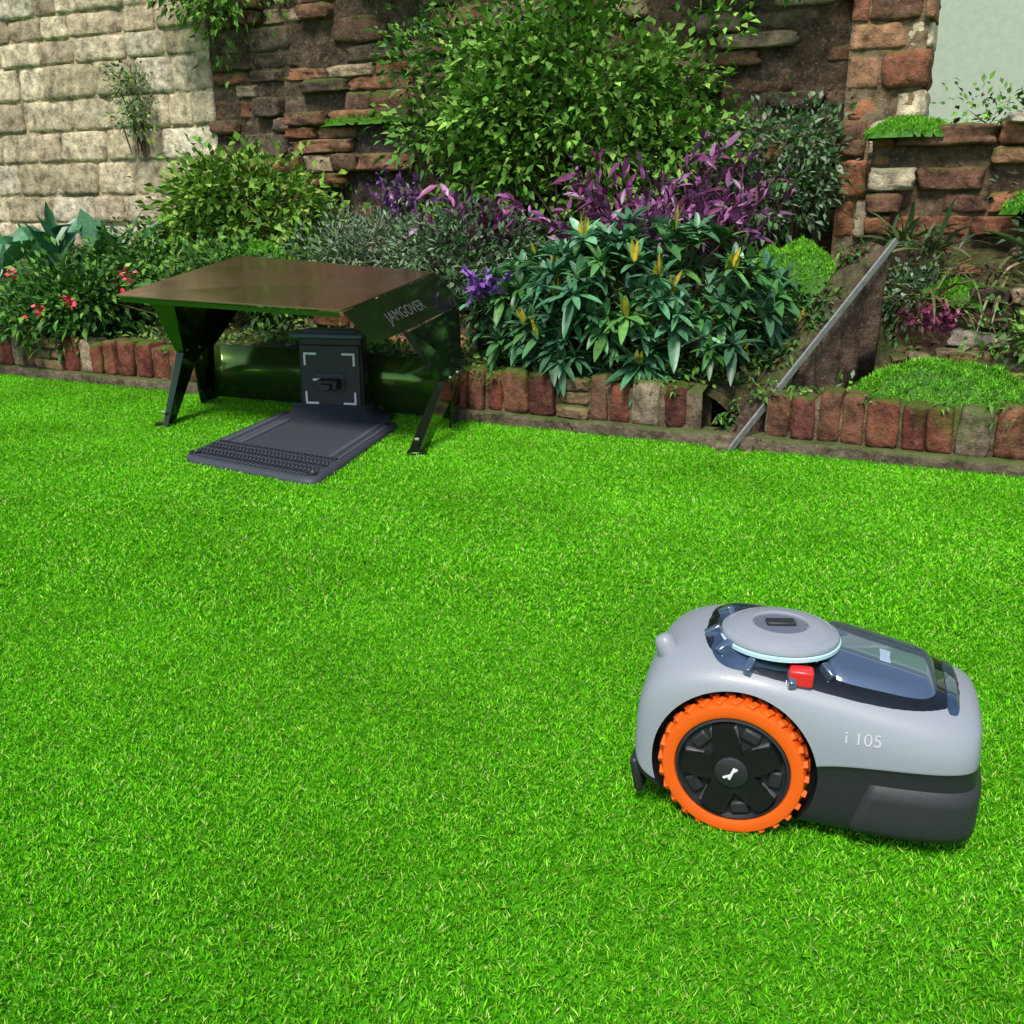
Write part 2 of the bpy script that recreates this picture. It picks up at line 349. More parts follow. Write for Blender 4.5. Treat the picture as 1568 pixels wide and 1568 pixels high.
# ---------- plants ----------
G_bright=[(.11,.27,.03),(.17,.37,.045),(.07,.19,.02),(.25,.43,.07)]
G_dark=[(.03,.10,.02),(.05,.16,.035),(.08,.20,.04)]
G_blue=[(.05,.155,.07),(.08,.22,.105),(.04,.11,.05),(.14,.30,.16)]
G_yel=[(.20,.38,.04),(.13,.28,.03),(.09,.22,.025),(.32,.44,.08)]
G_silv=[(.24,.31,.2),(.15,.23,.12),(.09,.17,.06),(.34,.40,.28)]
PURP=[(.20,.05,.17),(.11,.028,.09),(.34,.12,.30),(.24,.05,.13)]
def sph(n):
    return nrm(rng.normal(0,1,(n,3)))
def cloud(name,c,r,ncl,per,L,Wd,pal,droop=.25,spread=.06,up=.3,shape=LS,mat=None,base=None,extra=None,stem=(.08,.055,.03)):
    c=np.array(c,float); r=np.array(r,float)
    d=sph(ncl); rad=rng.uniform(.35,1,(ncl,1))**.6; rad*=1+.2*rng.normal(0,1,(ncl,1))
    cc=c+d*rad*r
    tz=np.array([terrw(p[0],p[1]) for p in cc]); cc[:,2]=np.maximum(cc[:,2],tz+.02)
    ci=np.repeat(np.arange(ncl),per); n=len(ci)
    off=rng.normal(0,1,(n,3))*spread*rng.uniform(.5,1.3,ncl)[ci][:,None]
    P=cc[ci]+off
    D=nrm((P-c)/r)*.5+nrm(off)*.9+rng.normal(0,.35,(n,3))+np.array([0,0,up])
    col=pick(pal,n)*rng.uniform(.65,1.25,(ncl,1))[ci]
    Ls=L*rng.uniform(.55,1.25,n); parts=[leaves(P,D,Ls,Ls*(Wd/L)*rng.uniform(.8,1.2,n),col,droop,shape)]
    b=np.array([c[0],c[1],terrw(c[0],c[1])-.02]) if base is None else np.array(base)
    B=b+rng.normal(0,.25,(ncl,3))*r*np.array([1,1,0]); DD=cc-B
    parts.append(leaves(B,DD,np.linalg.norm(DD,axis=1),.009,np.tile(np.array(stem),(ncl,1)),0,LL))
    if extra: parts+=extra
    V,F,C=merge(parts); return mesh_np(name,V,F,C,mat or M_leafm)
def rosettes(name,c,r,nr,L,Wd,pal,accent=None,nl=12):
    c=np.array(c,float)
    d=sph(nr*4); e1=np.array([.9,-.436,0]); e2=np.array([.436,.9,0])
    d=d[(d[:,2]>-.35)&(d[:,1]<.5)][:nr]; nr=len(d)
    rad=rng.uniform(.70,1.10,(nr,1))
    Cn=c+(d[:,0:1]*e1*r[0]+d[:,1:2]*e2*r[1]+np.array([0,0,1])*d[:,2:3]*r[2])*rad
    ax_=nrm(d[:,0:1]*e1*.8+d[:,1:2]*e2*1.+np.array([0,0,1])*d[:,2:3]+np.array([0,-.15,.5])+rng.normal(0,.25,(nr,3)))
    Ps=[];Ds=[];Ls=[];Cs=[];Dr=[]
    for i in range(nr):
        a=ax_[i]; t=nrm(np.cross(a,rng.normal(0,1,3))[None])[0]; u=np.cross(a,t)
        colr=pick(pal,1,.7,1.25)[0]; k=rng.integers(nl-3,nl+4); sc=rng.uniform(.75,1.2)
        for q in range(k):
            an=q*2.4+rng.normal(0,.15); el=.15+.9*q/k+rng.normal(0,.1)
            D=(math.cos(an)*t+math.sin(an)*u)*math.cos(el)+a*math.sin(el)
            Ps.append(Cn[i]); Ds.append(D); Ls.append(L*sc*rng.uniform(.7,1.15)*(1-.35*q/k)); Cs.append(colr*rng.uniform(.75,1.3)*(1+.4*q/k)); Dr.append(.22)
    P=np.array(Ps);Ls=np.array(Ls); parts=[leaves(P,np.array(Ds),Ls,Ls*(Wd/L),np.array(Cs),np.array(Dr),LL,.3,.15)]
    B=np.array([c[0],c[1],terrw(c[0],c[1])-.02])+rng.normal(0,.06,(nr,3))*np.array([1,1,0]); DD=Cn-B
    parts.append(leaves(B,DD,np.linalg.norm(DD,axis=1),.011,np.tile(np.array((.09,.08,.04)),(nr,1)),0,LL))
    if accent:
        k=accent; idx=rng.choice(nr,k); n=k*5
        P=np.repeat(Cn[idx],5,0)+rng.normal(0,.006,(n,3)); D=np.repeat(ax_[idx],5,0)*.6+rng.normal(0,.12,(n,3))+np.array([0,0,.7])
        parts.append(leaves(P,D,.08*rng.uniform(.6,1.2,n),.015,pick([(.75,.5,.03),(.6,.45,.05),(.3,.35,.05)],n),.1,LL))
    V,F,C=merge(parts); return mesh_np(name,V,F,C,M_leaf)
def straps(name,pts,nl,L,Wd,pal,droop=.45,spread=.9,up=1.0,shape=LL,mat=None,jit=.03):
    parts=[]
    for p in pts:
        n=nl; P=np.array(p)+rng.normal(0,jit,(n,3))*np.array([1,1,.3]); D=rng.normal(0,spread,(n,3)); D[:,2]=np.abs(D[:,2])*.4+up
        Ls=L*rng.uniform(.5,1.15,n); parts.append(leaves(P,D,Ls,Ls*(Wd/L),pick(pal,n),droop*rng.uniform(.4,1.4,n),shape,.3,.3))
    V,F,C=merge(parts); return mesh_np(name,V,F,C,mat or M_leaf)
def moss(name,c,r,nb,h=.020,pal=((.16,.50,.02),(.11,.40,.015),(.28,.60,.05))):
    # irregular low mound: several overlapping caps with sloping skirts
    c=np.array(c,float); R=np.array(r); e1=np.array([.9,-.436,0]); e2=np.array([.436,.9,0])
    sd=c[0]*7+c[1]*3
    def H(x,y):
        q=math.sqrt(x*x+y*y); a=math.atan2(y,x); lim=1+.28*noise.noise(Vector((math.cos(a)*1.5,math.sin(a)*1.5,sd)))+.10*noise.noise(Vector((math.cos(a)*5,math.sin(a)*5,sd)))
        t=q/lim
        if t>=1: return None
        return (1-t**2.6)*(1+.45*noise.noise(Vector((x*2.2,y*2.2,sd)))+.18*noise.noise(Vector((x*7,y*7,sd))))-.10
    P=[];cnt_=0
    xy=rng.uniform(-1.35,1.35,(nb*2,2))
    for x,y in xy:
        z=H(x,y)
        if z is None: continue
        P.append(c+x*R[0]*e1+y*R[1]*e2+np.array([0,0,z*R[2]]))
    P=np.array(P); n=len(P)
    D=rng.normal(0,.5,(n,3))+np.array([-.05,-.25,1.0])
    mod=np.array([1+.5*noise.noise(Vector(p)*30) for p in P])[:,None]
    parts=[leaves(P,D,h*rng.uniform(.5,1.4,n),h*.16,pick(pal,n)*mod,.15)]
    G=36; V=[];F=[]; idx={}
    for i in range(G+1):
        for j in range(G+1):
            x=-1.35+2.7*i/G; y=-1.35+2.7*j/G; z=H(x,y); z=-.4 if z is None else z
            V.append(c+x*R[0]*e1+y*R[1]*e2+np.array([0,0,z*R[2]]))
    for i in range(G):
        for j in range(G):
            a=i*(G+1)+j; qd=(a,a+G+1,a+G+2,a+1)
            x=-1.35+2.7*(i+.5)/G; y=-1.35+2.7*(j+.5)/G
            if H(x*.96,y*.96) is not None: F+=[(qd[0],qd[1],qd[2]),(qd[0],qd[2],qd[3])]
    V=np.array(V); C=np.tile(np.array((.05,.17,.01)),(len(V),1))
    Vm,Fm,Cm=merge([parts[0],(V,np.array(F),C)]); return mesh_np(name,Vm,Fm,Cm,M_leafm)
cloud('leafy_shrub',(.33,4.5,1.04),(.66,.36,.62),230,65,.05,.028,G_bright,spread=.075)
cloud('leafy_shrub',(-1.29,4.88,.70),(.38,.28,.26),110,55,.055,.03,G_yel,spread=.06)
cloud('leafy_shrub',(-1.72,4.7,.46),(.28,.2,.13),50,55,.045,.022,G_dark+G_yel[:1],spread=.05)
cloud('leafy_shrub',(-1.15,4.35,.42),(.55,.2,.14),80,50,.04,.02,G_dark+G_bright,spread=.05)
cloud('leafy_shrub',(1.10,4.25,.86),(.24,.2,.26),70,55,.04,.018,G_dark+G_silv,spread=.06)
cloud('leafy_shrub',(-.2,4.75,1.25),(.35,.25,.4),50,55,.045,.022,G_dark+G_bright,spread=.07)
cloud('silver_shrub',(-.55,4.35,.52),(.36,.22,.15),80,65,.04,.010,G_silv,spread=.05,up=.6)
cloud('leafy_shrub',(-.2,4.05,.52),(.35,.25,.16),70,60,.045,.014,G_silv+G_dark,spread=.06,up=.5)
cloud('climbing_plant',W(-2.95,1.52,1.32),(.10,.06,.22),16,50,.03,.016,G_yel+G_silv,spread=.04,base=W(-2.95,1.6,1.0))
cloud('climbing_plant',W(-2.15,1.5,1.9),(.5,.12,.25),60,50,.045,.025,G_bright,spread=.07,base=W(-2.1,1.75,2.1))
cloud('climbing_plant',W(.7,1.45,1.9),(.45,.15,.3),60,50,.045,.025,G_bright+G_dark,spread=.07,base=W(.7,1.7,2.1))
cloud('climbing_plant',W(-1.0,1.5,2.05),(.5,.12,.25),50,50,.045,.025,G_dark+G_bright,spread=.07,base=W(-1,1.75,2.1))
rosettes('rhododendron',(.42,3.52,.27),(.57,.36,.37),250,.115,.031,G_blue+G_dark[1:],accent=20)
straps('broadleaf_plant',[(-2.36,4.62,.40),(-2.12,4.72,.42),(-1.93,4.75,.42),(-2.22,4.85,.44),(-2.55,4.7,.40)],14,.40,.085,[(.07,.22,.09),(.11,.30,.14),(.05,.16,.07)],.35,.45,1.0,([0,.25,.4,.6,.8,1],[0,.35,.95,1,.65,0]))
def flowers(pts,rad,pal,nper=16,L=.026):
    out=[]
    for p in pts:
        n=nper; P=np.array(p)+rng.normal(0,rad,(n,3)); out.append(leaves(P,rng.normal(0,1,(n,3))+np.array([0,-.8,.4]),L,L*.8,pick(pal,n,.9,1.1),.1))
    return out
cloud('flowering_bush',(-1.93,4.40,.31),(.34,.16,.14),100,45,.05,.02,G_dark+G_bright[:2],spread=.045,extra=flowers([(-2.07,4.17,.46),(-1.60,4.18,.44),(-1.84,4.14,.35),(-2.25,4.25,.40),(-1.98,4.15,.30)],.013,[(.85,.04,.09),(.85,.15,.2)]))
cloud('flowering_bush',(-2.65,4.6,.34),(.3,.2,.15),60,45,.05,.02,G_dark+G_bright[:2],spread=.045,extra=flowers([(-2.5,4.38,.45)],.012,[(.85,.04,.09)]))
def spray(name,c,n,L,pal,spread=.8,h=.25,W_=.03,r=.1):
    c=np.array(c,float); k=n; B=c+rng.normal(0,r*.5,(k,3))*np.array([1,.6,0]); D=nrm(rng.normal(0,spread,(k,3))*np.array([1,.6,.3])+np.array([0,0,1])); Ln=h*rng.uniform(.5,1.3,k)
    parts=[leaves(B,D,Ln,.006,pick([(.16,.04,.1)],k),0,LL)]
    m=18; t=rng.uniform(.2,1,(k,m)); P=(B[:,None]+D[:,None]*(Ln[:,None]*t)[...,None]).reshape(-1,3); DD=np.repeat(D,m,0)*.9+rng.normal(0,.5,(k*m,3))
    Ls=L*rng.uniform(.5,1.2,k*m); parts.append(leaves(P,DD,Ls,Ls*(W_/L),pick(pal,k*m,.6,1.4),.25,LT))
    V,F,C=merge(parts); return mesh_np(name,V,F,C,M_leaf)
spray('purple_plant',(.56,3.90,.52),60,.085,PURP,.8,.40,.020,.32)
spray('purple_plant',(-.10,4.05,.54),24,.08,PURP,.9,.27,.022,.18)
spray('purple_plant',(.40,3.72,.52),16,.07,PURP,.7,.20,.02,.15)
spray('purple_flower',(-.50,4.50,.68),16,.03,[(.22,.07,.3),(.15,.05,.2)],.6,.20,.018,.1)
spray('purple_flower',(-.12,3.5,.40),9,.04,[(.24,.10,.40),(.17,.06,.30)],.5,.10,.025,.05)
spray('purple_plant',(1.32,3.05,.34),12,.03,[(.2,.03,.08)],.7,.09,.015,.10)
moss('moss_mound',(1.28,2.86,.17),(.28,.12,.105),15000)
moss('moss_mound',(1.68,2.66,.17),(.28,.13,.12),12000)
moss('moss_mound',(1.05,3.80,.47),(.19,.20,.12),9000,.02)
moss('moss_mound',(-1.10,4.45,.49),(.17,.12,.08),6000,.02)
moss('moss_mound',W(1.27,1.22,.985),(.17,.10,.05),6000,.018)
moss('moss_mound',W(1.85,1.10,.72),(.2,.1,.07),6000,.02)
moss('moss_mound',W(1.55,.72,.42),(.14,.08,.05),4000,.02)
moss('moss_mound',W(2.0,.70,.42),(.2,.1,.05),5000,.02)
moss('moss_mound',W(-.75,.28,.20),(.35,.09,.04),6000,.018,((.18,.26,.03),(.28,.32,.05),(.12,.2,.02)))
moss('moss_mound',W(-1.2,1.36,1.12),(.3,.1,.035),5000,.02,((.14,.28,.03),(.2,.35,.04)))
straps('yucca_plant',[(1.52,3.66,.56),(1.45,3.80,.58),(1.85,3.5,.58)],50,.24,.015,[(.03,.07,.02),(.06,.13,.035),(.15,.16,.05)],.5,.8,.7)
straps('dry_fern',[(1.62,3.35,.50),(1.78,3.2,.46),(1.5,3.45,.50),(1.9,3.4,.52),(1.68,3.1,.36),(1.95,3.15,.46),(1.45,3.3,.40),(1.38,3.36,.42)],36,.22,.010,[(.14,.08,.04),(.22,.14,.07),(.07,.045,.025),(.10,.14,.03)],.8,1.0,.35)
cloud('leafy_shrub',(2.1,3.5,.66),(.25,.2,.15),50,50,.04,.016,G_dark+G_silv,spread=.05)
cloud('leafy_shrub',(1.75,3.05,.34),(.3,.12,.05),40,50,.03,.014,G_dark+G_bright,spread=.04)
cloud('leafy_shrub',(1.38,3.48,.42),(.14,.12,.08),24,50,.03,.014,G_dark+G_silv,spread=.04)
cloud('leafy_shrub',W(1.9,1.75,1.05),(.5,.2,.1),50,40,.04,.018,G_dark+G_bright,spread=.05)
cloud('leafy_shrub',(.90,3.42,.36),(.16,.14,.12),34,45,.035,.014,G_dark+G_bright[:1],spread=.045)
# ivy creeping over the ramp
pr=[]
for _ in range(1500):
    t=random.random(); c=A.lerp(B,t); u=random.random()*1.2; q=c+Lf*u*(.50+.45*t)
    if noise.noise(q*9)>.02+.2*(u<.3): pr.append((q.x,q.y,q.z+random.uniform(-.03,.02)))
n=len(pr); V,F,C=leaves(np.array(pr),rng.normal(0,.8,(n,3))+np.array([-.2,-.4,.4]),.028*rng.uniform(.5,1.4,n),.013,pick(G_dark+G_bright[:1]+[(.12,.09,.04)],n,.6,1.1),.4)
mesh_np('ivy',V,F,C,M_leafm)
n=32000
s_=rng.uniform(-4.6,3.2,n); q_=rng.uniform(.11,1.6,n)
keep=[ (noise.noise(Vector((a*2.2,b_*2.2,7)))+.12+ (.15 if a<.9 else -.08))>0 and not (a>1.25 and b_>1.15) and not (abs(a-(.95+.88*b_)+.03)<.10 and b_<.55) for a,b_ in zip(s_,q_)]
s_=s_[keep];q_=q_[keep];n=len(s_)
P=np.array([W(a,b_,terr(a,b_)+random.uniform(0,.05)) for a,b_ in zip(s_,q_)])
V,F,C=leaves(P,rng.normal(0,1,(n,3))+np.array([0,-.2,.6]),.032*rng.uniform(.5,1.5,n),.014,pick(G_dark+G_bright+G_yel+G_silv[:2],n,.6,1.1),.2)
mesh_np('ground_cover',V,F,C,M_leafm)
n=5200; s_=rng.uniform(-4.5,3.3,n); kk=np.array([noise.noise(Vector((a*5,0,3)))>.05 for a in s_]); s_=s_[kk]; n=len(s_)
P=np.array([W(a,random.uniform(-.005,.13),random.uniform(.14,.20)) for a in s_])
V,F,C=leaves(P,rng.normal(0,.7,(n,3))+np.array([-.2,-.6,.1]),.026*rng.uniform(.5,1.4,n),.010,pick(G_dark+G_bright+G_yel[:1],n,.6,1.1),.5)
mesh_np('trailing_plant',V,F,C,M_leafm)
n=9000; s_=rng.uniform(-4.5,3.3,n); P=np.array([W(a,random.gauss(-.03,.012),0) for a in s_])
V,F,C=leaves(P,rng.normal(0,.35,(n,3))+np.array([0,0,1]),.020*rng.uniform(.4,1.2,n),.003,pick([(.08,.40,.012),(.05,.28,.01),(.16,.48,.03)],n),.2)
mesh_np('edge_grass',V,F,C,M_grass)
# ---------- pale green building behind ----------
hb=empty('garden_building',(0,0,0))
M_pale=plain('pale_green_render',(.46,.54,.40),.8,0,.5,30,var=.15); M_green=plain('green_paint',(.20,.38,.09),.5,0,.2,20); M_wh=plain('white_paint',(.75,.75,.72),.5)
def wbox(name,s0,s1,n0,n1,z0,z1,mat):
    V=[W(a,b_,c) for c in(z0,z1) for (a,b_) in((s0,n0),(s1,n0),(s1,n1),(s0,n1))]
    return pyobj(name,V,[(3,2,1,0),(4,5,6,7),(0,1,5,4),(1,2,6,5),(2,3,7,6),(3,0,4,7)],mat,hb,bevel=.004)
wbox('wall',.9,6,3.6,3.9,0,3.4,M_pale)
wbox('plinth',.9,6,3.56,3.597,0,1.18,M_green)
wbox('door_frame',2.02,2.9,3.55,3.597,1.185,2.9,M_wh); wbox('door_panel',2.08,2.84,3.535,3.548,1.19,2.84,M_green)
wbox('eave',.8,6.1,3.4,4.0,3.403,3.5,M_wh)
# ---------- garage shelter ----------
gar=empty('mower_garage')
M_roof=plain('polished_metal_brown_reflection',(.40,.215,.135),.20,.85,0,4,var=.35,rvar=.08)  # brown base colour imitates the wall reflected in the dark roof
M_gl=plain('polished_dark_metal',(.10,.14,.075),.10,.92,0,5)  # green tint in the colour imitates grass mirrored in the black metal
Rf=[Vector(v) for v in ((-1.297,3.27,.44),(-.487,2.85,.43),(-.27,3.5,.50),(-1.062,3.95,.537))]
pyobj('roof',Rf,[(0,1,2,3)],M_roof,gar,solid=.006,bevel=.0015)
FB=[Vector((-.395,2.85,.336)),Vector((-.175,3.5,.394))]
pyobj('side_flap',[Rf[1]+Vector((.003,0,-.004)),FB[0],FB[1],Rf[2]+Vector((.003,0,-.004))],[(0,1,2,3)],M_gl,gar,solid=.004)
pyobj('front_lip',[Rf[0]+Vector((.01,.01,-.005)),Rf[1]+Vector((-.01,.01,-.005)),Rf[1]+Vector((-.01,.012,-.02)),Rf[0]+Vector((.01,.012,-.02))],[(0,1,2,3)],M_gl,gar,solid=.003)
fd=Vector((.887,-.462,0))
def legplate(name,tf,tb,wf,wb,ff,fb,fl,k1,k2,k3):
    fbi=Vector(fb).lerp(Vector(ff),.22); ffi=Vector(ff).lerp(Vector(fb),.22); mid=(Vector(wf)+Vector(wb))/2+Vector((0,0,-.06))
    P=[Vector(tf),Vector(tb),Vector(wb),Vector(fb),fbi,mid,ffi,Vector(ff),Vector(wf)]
    F=[(0,1,2,8),(8,2,5),(2,3,4,5),(8,5,6,7)]
    pyobj(name,P,F,M_gl,gar,solid=.005)
    for (a,b_,c) in((tf,wf,ff),(tb,wb,fb)):
        a,b_,c=Vector(a),Vector(b_),Vector(c)
        pyobj('leg_flange',[a,a+fd*fl*k1,b_+fd*fl*k2,c+fd*fl*k3,c,b_],[(0,1,2,5),(5,2,3,4)],M_gl,gar,solid=.004)
    for q in(Vector(ff),Vector(fb)):
        box('foot',q+Vector((0.0,.02,.010)),(.06,.035,.006),M_gl,gar,bevel=.001)
    for q in (Vector(tf).lerp(Vector(tb),.15)-Vector((0,0,.03)),Vector(tf).lerp(Vector(tb),.85)-Vector((0,0,.03)),Vector(wf).lerp(Vector(wb),.3),Vector(wf).lerp(Vector(wb),.7),Vector(ff)+Vector((0,.02,.05))):
        M=Matrix.Translation(q)@Matrix.Rotation(math.pi/2,4,'Y')
        lathe('bolt',[(.005,-.006),(.005,.006)],M_rail,gar,12,M)
legplate('left_leg',(-1.19,3.27,.435),(-1.02,3.86,.50),(-1.165,3.42,.235),(-1.12,3.62,.235),(-1.186,3.268,0),(-1.18,3.80,0),.055,2.0,.6,.4)
legplate('right_leg',(-.315,3.02,.352),(-.185,3.46,.39),(-.215,3.07,.19),(-.170,3.28,.20),(-.285,2.851,0),(-.190,3.36,0),-.05,.5,.5,.7)
pts=[]
for i in range(9):
    a=math.pi/2*i/8; pts.append(Vector((-1.12-.05*math.cos(a)*1.0,3.68+.12*math.sin(a),0)))
pts.append(Vector((-.66,3.60,0)));pts.append(Vector((-.21,3.37,0)))
V=[];F=[]
for p in pts: V+= [p+Vector((0,0,.012)),p+Vector((0,.0,.215))]
for i in range(len(pts)-1): F.append((2*i,2*i+2,2*i+3,2*i+1))
M_bk=plain('back_panel_lawn_reflection',(.11,.20,.045),.16,.7,0,5)  # sunlit lawn's reflection painted in as a green base colour
pyobj('back_panel',V,F,M_bk,gar,solid=.004,smooth=True,ang=30)
def text(name,body,size,M,mat,parent,ext=.0006,shear=0):
    cu=bpy.data.curves.new(name,'FONT'); cu.body=body; cu.size=size; cu.extrude=ext; cu.align_x='CENTER'; cu.align_y='CENTER'; cu.shear=shear
    o=bpy.data.objects.new(name,cu); COL.objects.link(o)
    dg=bpy.context.evaluated_depsgraph_get(); me=bpy.data.meshes.new_from_object(o.evaluated_get(dg)); bpy.data.objects.remove(o)
    me.materials.append(mat); o=bpy.data.objects.new(name,me); link(o,parent); o.matrix_local=M; return o
M_let=plain('grey_lettering',(.10,.10,.09),.5)
u=(FB[1]-FB[0]).normalized(); c0=(Rf[1]+Rf[2]+FB[0]+FB[1])/4; dn=((FB[0]+FB[1])-(Rf[1]+Rf[2])).normalized(); nn_=u.cross(-dn).normalized()
v_=nn_.cross(u).normalized()
Mt=Matrix((( u.x,v_.x,nn_.x,0),(u.y,v_.y,nn_.y,0),(u.z,v_.z,nn_.z,0),(0,0,0,1))); Mt.translation=c0+nn_*.003-u*.04-v_*.015
text('lettering','JAMGOVER',.055,Mt,M_let,gar,.0003)
# ---------- charging station ----------
ch=empty('charging_station')
M_dk=plain('dark_plastic',(.052,.058,.070),.55,0,.3,400); M_dk2=plain('tower_plastic',(.026,.027,.030),.45,0,.2,400); M_cap=plain('cap_plastic',(.11,.15,.21),.4); M_mark=plain('white_mark',(.85,.85,.85),.5)
cor=[Vector(v) for v in((-.975,2.79,0),(-.52,2.50,0),(-.375,3.28,0),(-.82,3.50,0))]
def roundpoly(cs,r,k=6):
    out=[];n=len(cs)
    for i in range(n):
        p=cs[i];a=cs[i-1];b_=cs[(i+1)%n]; p0=p+(a-p).normalized()*r; p1=p+(b_-p).normalized()*r
        for j in range(k+1):
            t=j/k; out.append(p0*(1-t)**2+p*2*t*(1-t)+p1*t*t)
    return out
rp_=roundpoly(cor,.07); cen=sum(cor,Vector())/4; n=len(rp_)
V=[]; rings=[(1.0,.002),(1.0,.010),(.985,.018),(.94,.022),(.93,.020),(.5,.020)]
for k,z in rings: V+=[cen+(p-cen)*k+Vector((0,0,z)) for p in rp_]
F=[]
for r_ in range(len(rings)-1):
    for i in range(n): F.append((r_*n+i,r_*n+(i+1)%n,(r_+1)*n+(i+1)%n,(r_+1)*n+i))
F.append(tuple((len(rings)-1)*n+i for i in range(n)))
pyobj('base_plate',V,F,M_dk,ch,smooth=True,ang=50)
ex=(cor[1]-cor[0]); ey=(cor[3]-cor[0]); ey2=(cor[2]-cor[1])
def bp_(u,v,z=0): return cor[0]+ex*u*(1-v)+ey*v*(1-u)+ (ex+ey2)*u*v+Vector((0,0,z))
parts=[]
def rib(a,b_,w=.0028,h=.004):
    d=(b_-a).normalized(); s=Vector((-d.y,d.x,0))*w; z=Vector((0,0,h))
    V=[a-s,a+s,b_+s,b_-s,a-s*.5+z,a+s*.5+z,b_+s*.5+z,b_-s*.5+z]
    return np.array([v[:] for v in V]),np.array([(3,2,1,0),(4,5,6,7),(0,1,5,4),(1,2,6,5),(2,3,7,6),(3,0,4,7)]),np.full((8,3),.05)
for i in range(32):
    u=.05+.87*i/31
    for q in range(5):
        v0=.04+.05*q; v1=v0+.05; dd=1 if q%2==0 else -1
        a=bp_(u+(0 if dd>0 else .022),v0,.020); b_=bp_(u+(.022 if dd>0 else 0),v1,.020); parts.append(rib(a,b_))
for i in range(34):
    v=.30+.57*i/33
    for (u0,u1,dd) in((.04,.10,.015),(.10,.16,-.015),(.16,.22,.015),(.86,.91,.015),(.91,.96,-.015)):
        a=bp_(u0,v+(0 if dd>0 else .015),.020); b_=bp_(u1,v+(.015 if dd>0 else 0),.020); parts.append(rib(a,b_))
V,F,C=merge(parts); mesh_np('tread_ribs',V,F,None,M_dk,ch)
for (u_,v_2) in((.07,.06),(.93,.06),(.9,.9),(.1,.9)):
    lathe('screw_boss',[(.016,0),(.016,.008),(.011,.009),(.008,.004),(0,.004)],M_dk2,ch,20,Matrix.Translation(bp_(u_,v_2,.020)))
ty=math.atan2(-.11,1.0)-.06; tr=Matrix.Rotation(ty,4,'Z'); tw=bpy.data.objects.new('tower',None); link(tw,ch); tw.matrix_local=Matrix.Translation((-.625,3.36,.008))@tr
def tb(name,c,s,mat,**k): return box(name,c,s,mat,tw,**k)
tb('tower_body',(0,.04,.145),(.235,.07,.28),M_dk2,bevel=.008,taper=(.97,.85))
tb('tower_face',(0,.004,.140),(.215,.012,.24),M_dk2,bevel=.004)
tb('cap',(-.003,.035,.292),(.262,.115,.018),M_cap,bevel=.008)
tb('cap_ridge',(0,.04,.306),(.20,.07,.012),M_cap,bevel=.005,taper=(.85,.7))
V=[];F=[];prof=[(.128,-.03,.085,.055),(.14,-.045,.09,.03),(.17,-.07,.10,.016),(.21,-.11,.11,.008)]
for (hx,y0,y1,z) in prof: V+=[Vector((-hx,y0,z)),Vector((hx,y0,z)),Vector((hx*.95,y1,z)),Vector((-hx*.95,y1,z))]
for i in range(3):
    for j in range(4): F.append((i*4+j,(i+1)*4+j,(i+1)*4+(j+1)%4,i*4+(j+1)%4))
F.append((0,1,2,3)); pyobj('skirt',V,F,M_dk,tw,smooth=True,ang=80)
for sx in(-1,1):
    for sz in(-1,1):
        cx=.088*sx; cz=.145+.085*sz
        tb('corner_mark',(cx-sx*.02,-.004,cz),(.046,.003,.007),M_mark)
        tb('corner_mark',(cx,-.0045,cz-sz*.0215),(.007,.003,.037),M_mark)
tb('charging_plug',(0.004,-.03,.13),(.075,.055,.036),M_dk2,bevel=.006)
tb('plug_tip',(0.004,-.065,.127),(.04,.03,.022),M_dk2,bevel=.004)
tb('plug_mark',(-.045,-.0085,.142),(.03,.003,.007),M_mark)
tb('socket_plate',(0,-.004,.135),(.10,.006,.06),M_dk,bevel=.003)
for sx in(-1,1): lathe('screw',[(.007,-.002),(.007,.002)],M_dk,tw,14,Matrix.Translation((.1*sx,-.003,.032))@Matrix.Rotation(math.pi/2,4,'X'))
# ---------- robot mower ----------
mw=empty('robot_lawn_mower',(.294,1.112,-.003),math.radians(-19))
M_grey=plain('grey_plastic',(.31,.33,.365),.40,0,.10,900,coat=.08,var=.04,rvar=.06)
M_low=plain('charcoal_plastic',(.024,.025,.027),.45,0,.25,700)
M_blk=plain('gloss_black',(.008,.009,.011),.06,0,0,10,coat=.5)
M_blue=plain('blue_glass_panel',(.15,.21,.31),.08,.6,0,14,coat=.6,var=.3)
M_trim=plain('smoked_blue_glass',(.06,.10,.17),.05,.5,0,40,coat=1,var=.6)
M_lblue=plain('light_ring',(.55,.75,.85),.2)
M_or=plain('orange_rubber',(.90,.13,.006),.5,0,.15,500,var=.05)
M_red=plain('red_button',(.75,.03,.03),.3)
WZ=.0870
st=[
(-.122,.088,.085,.100,.115,.130),(-.117,.106,.055,.070,.137,.166),(-.100,.117,.040,.055,.157,.196),(-.070,.121,.032,.052,.175,.213),
(-.03,.123,.028,.050,.182,.222),(.03,.122,.025,.075,.180,.221),(.080,.120,.022,.108,.170,.212),(.130,.118,.020,.114,.161,.202),(.180,.116,.019,.116,.154,.192),(.225,.111,.019,.117,.149,.183),(.255,.099,.021,.118,.145,.172),(.266,.074,.028,.119,.140,.160)]
V=[];F=[];mats=[]
for (x,w,b_,bl,sh,tp) in st:
    half=[(0,b_),(w*.75,b_),(w*.97,b_+.006),(w*.985,(b_+bl)/2),(w*.985,bl-.003),(w*1.012,bl),(w*1.01,bl+.004),(w*1.0,(bl+sh)/2),(w*.955,sh-.002),(w*.86,sh+(tp-sh)*.45),(w*.62,sh+(tp-sh)*.84),(w*.3,tp),(0,tp+.001)]
    ring=[(x,-y,z) for y,z in half]+[(x,y,z) for y,z in half[-2:0:-1]]
    V+=ring
K=len(ring); H=len(half)
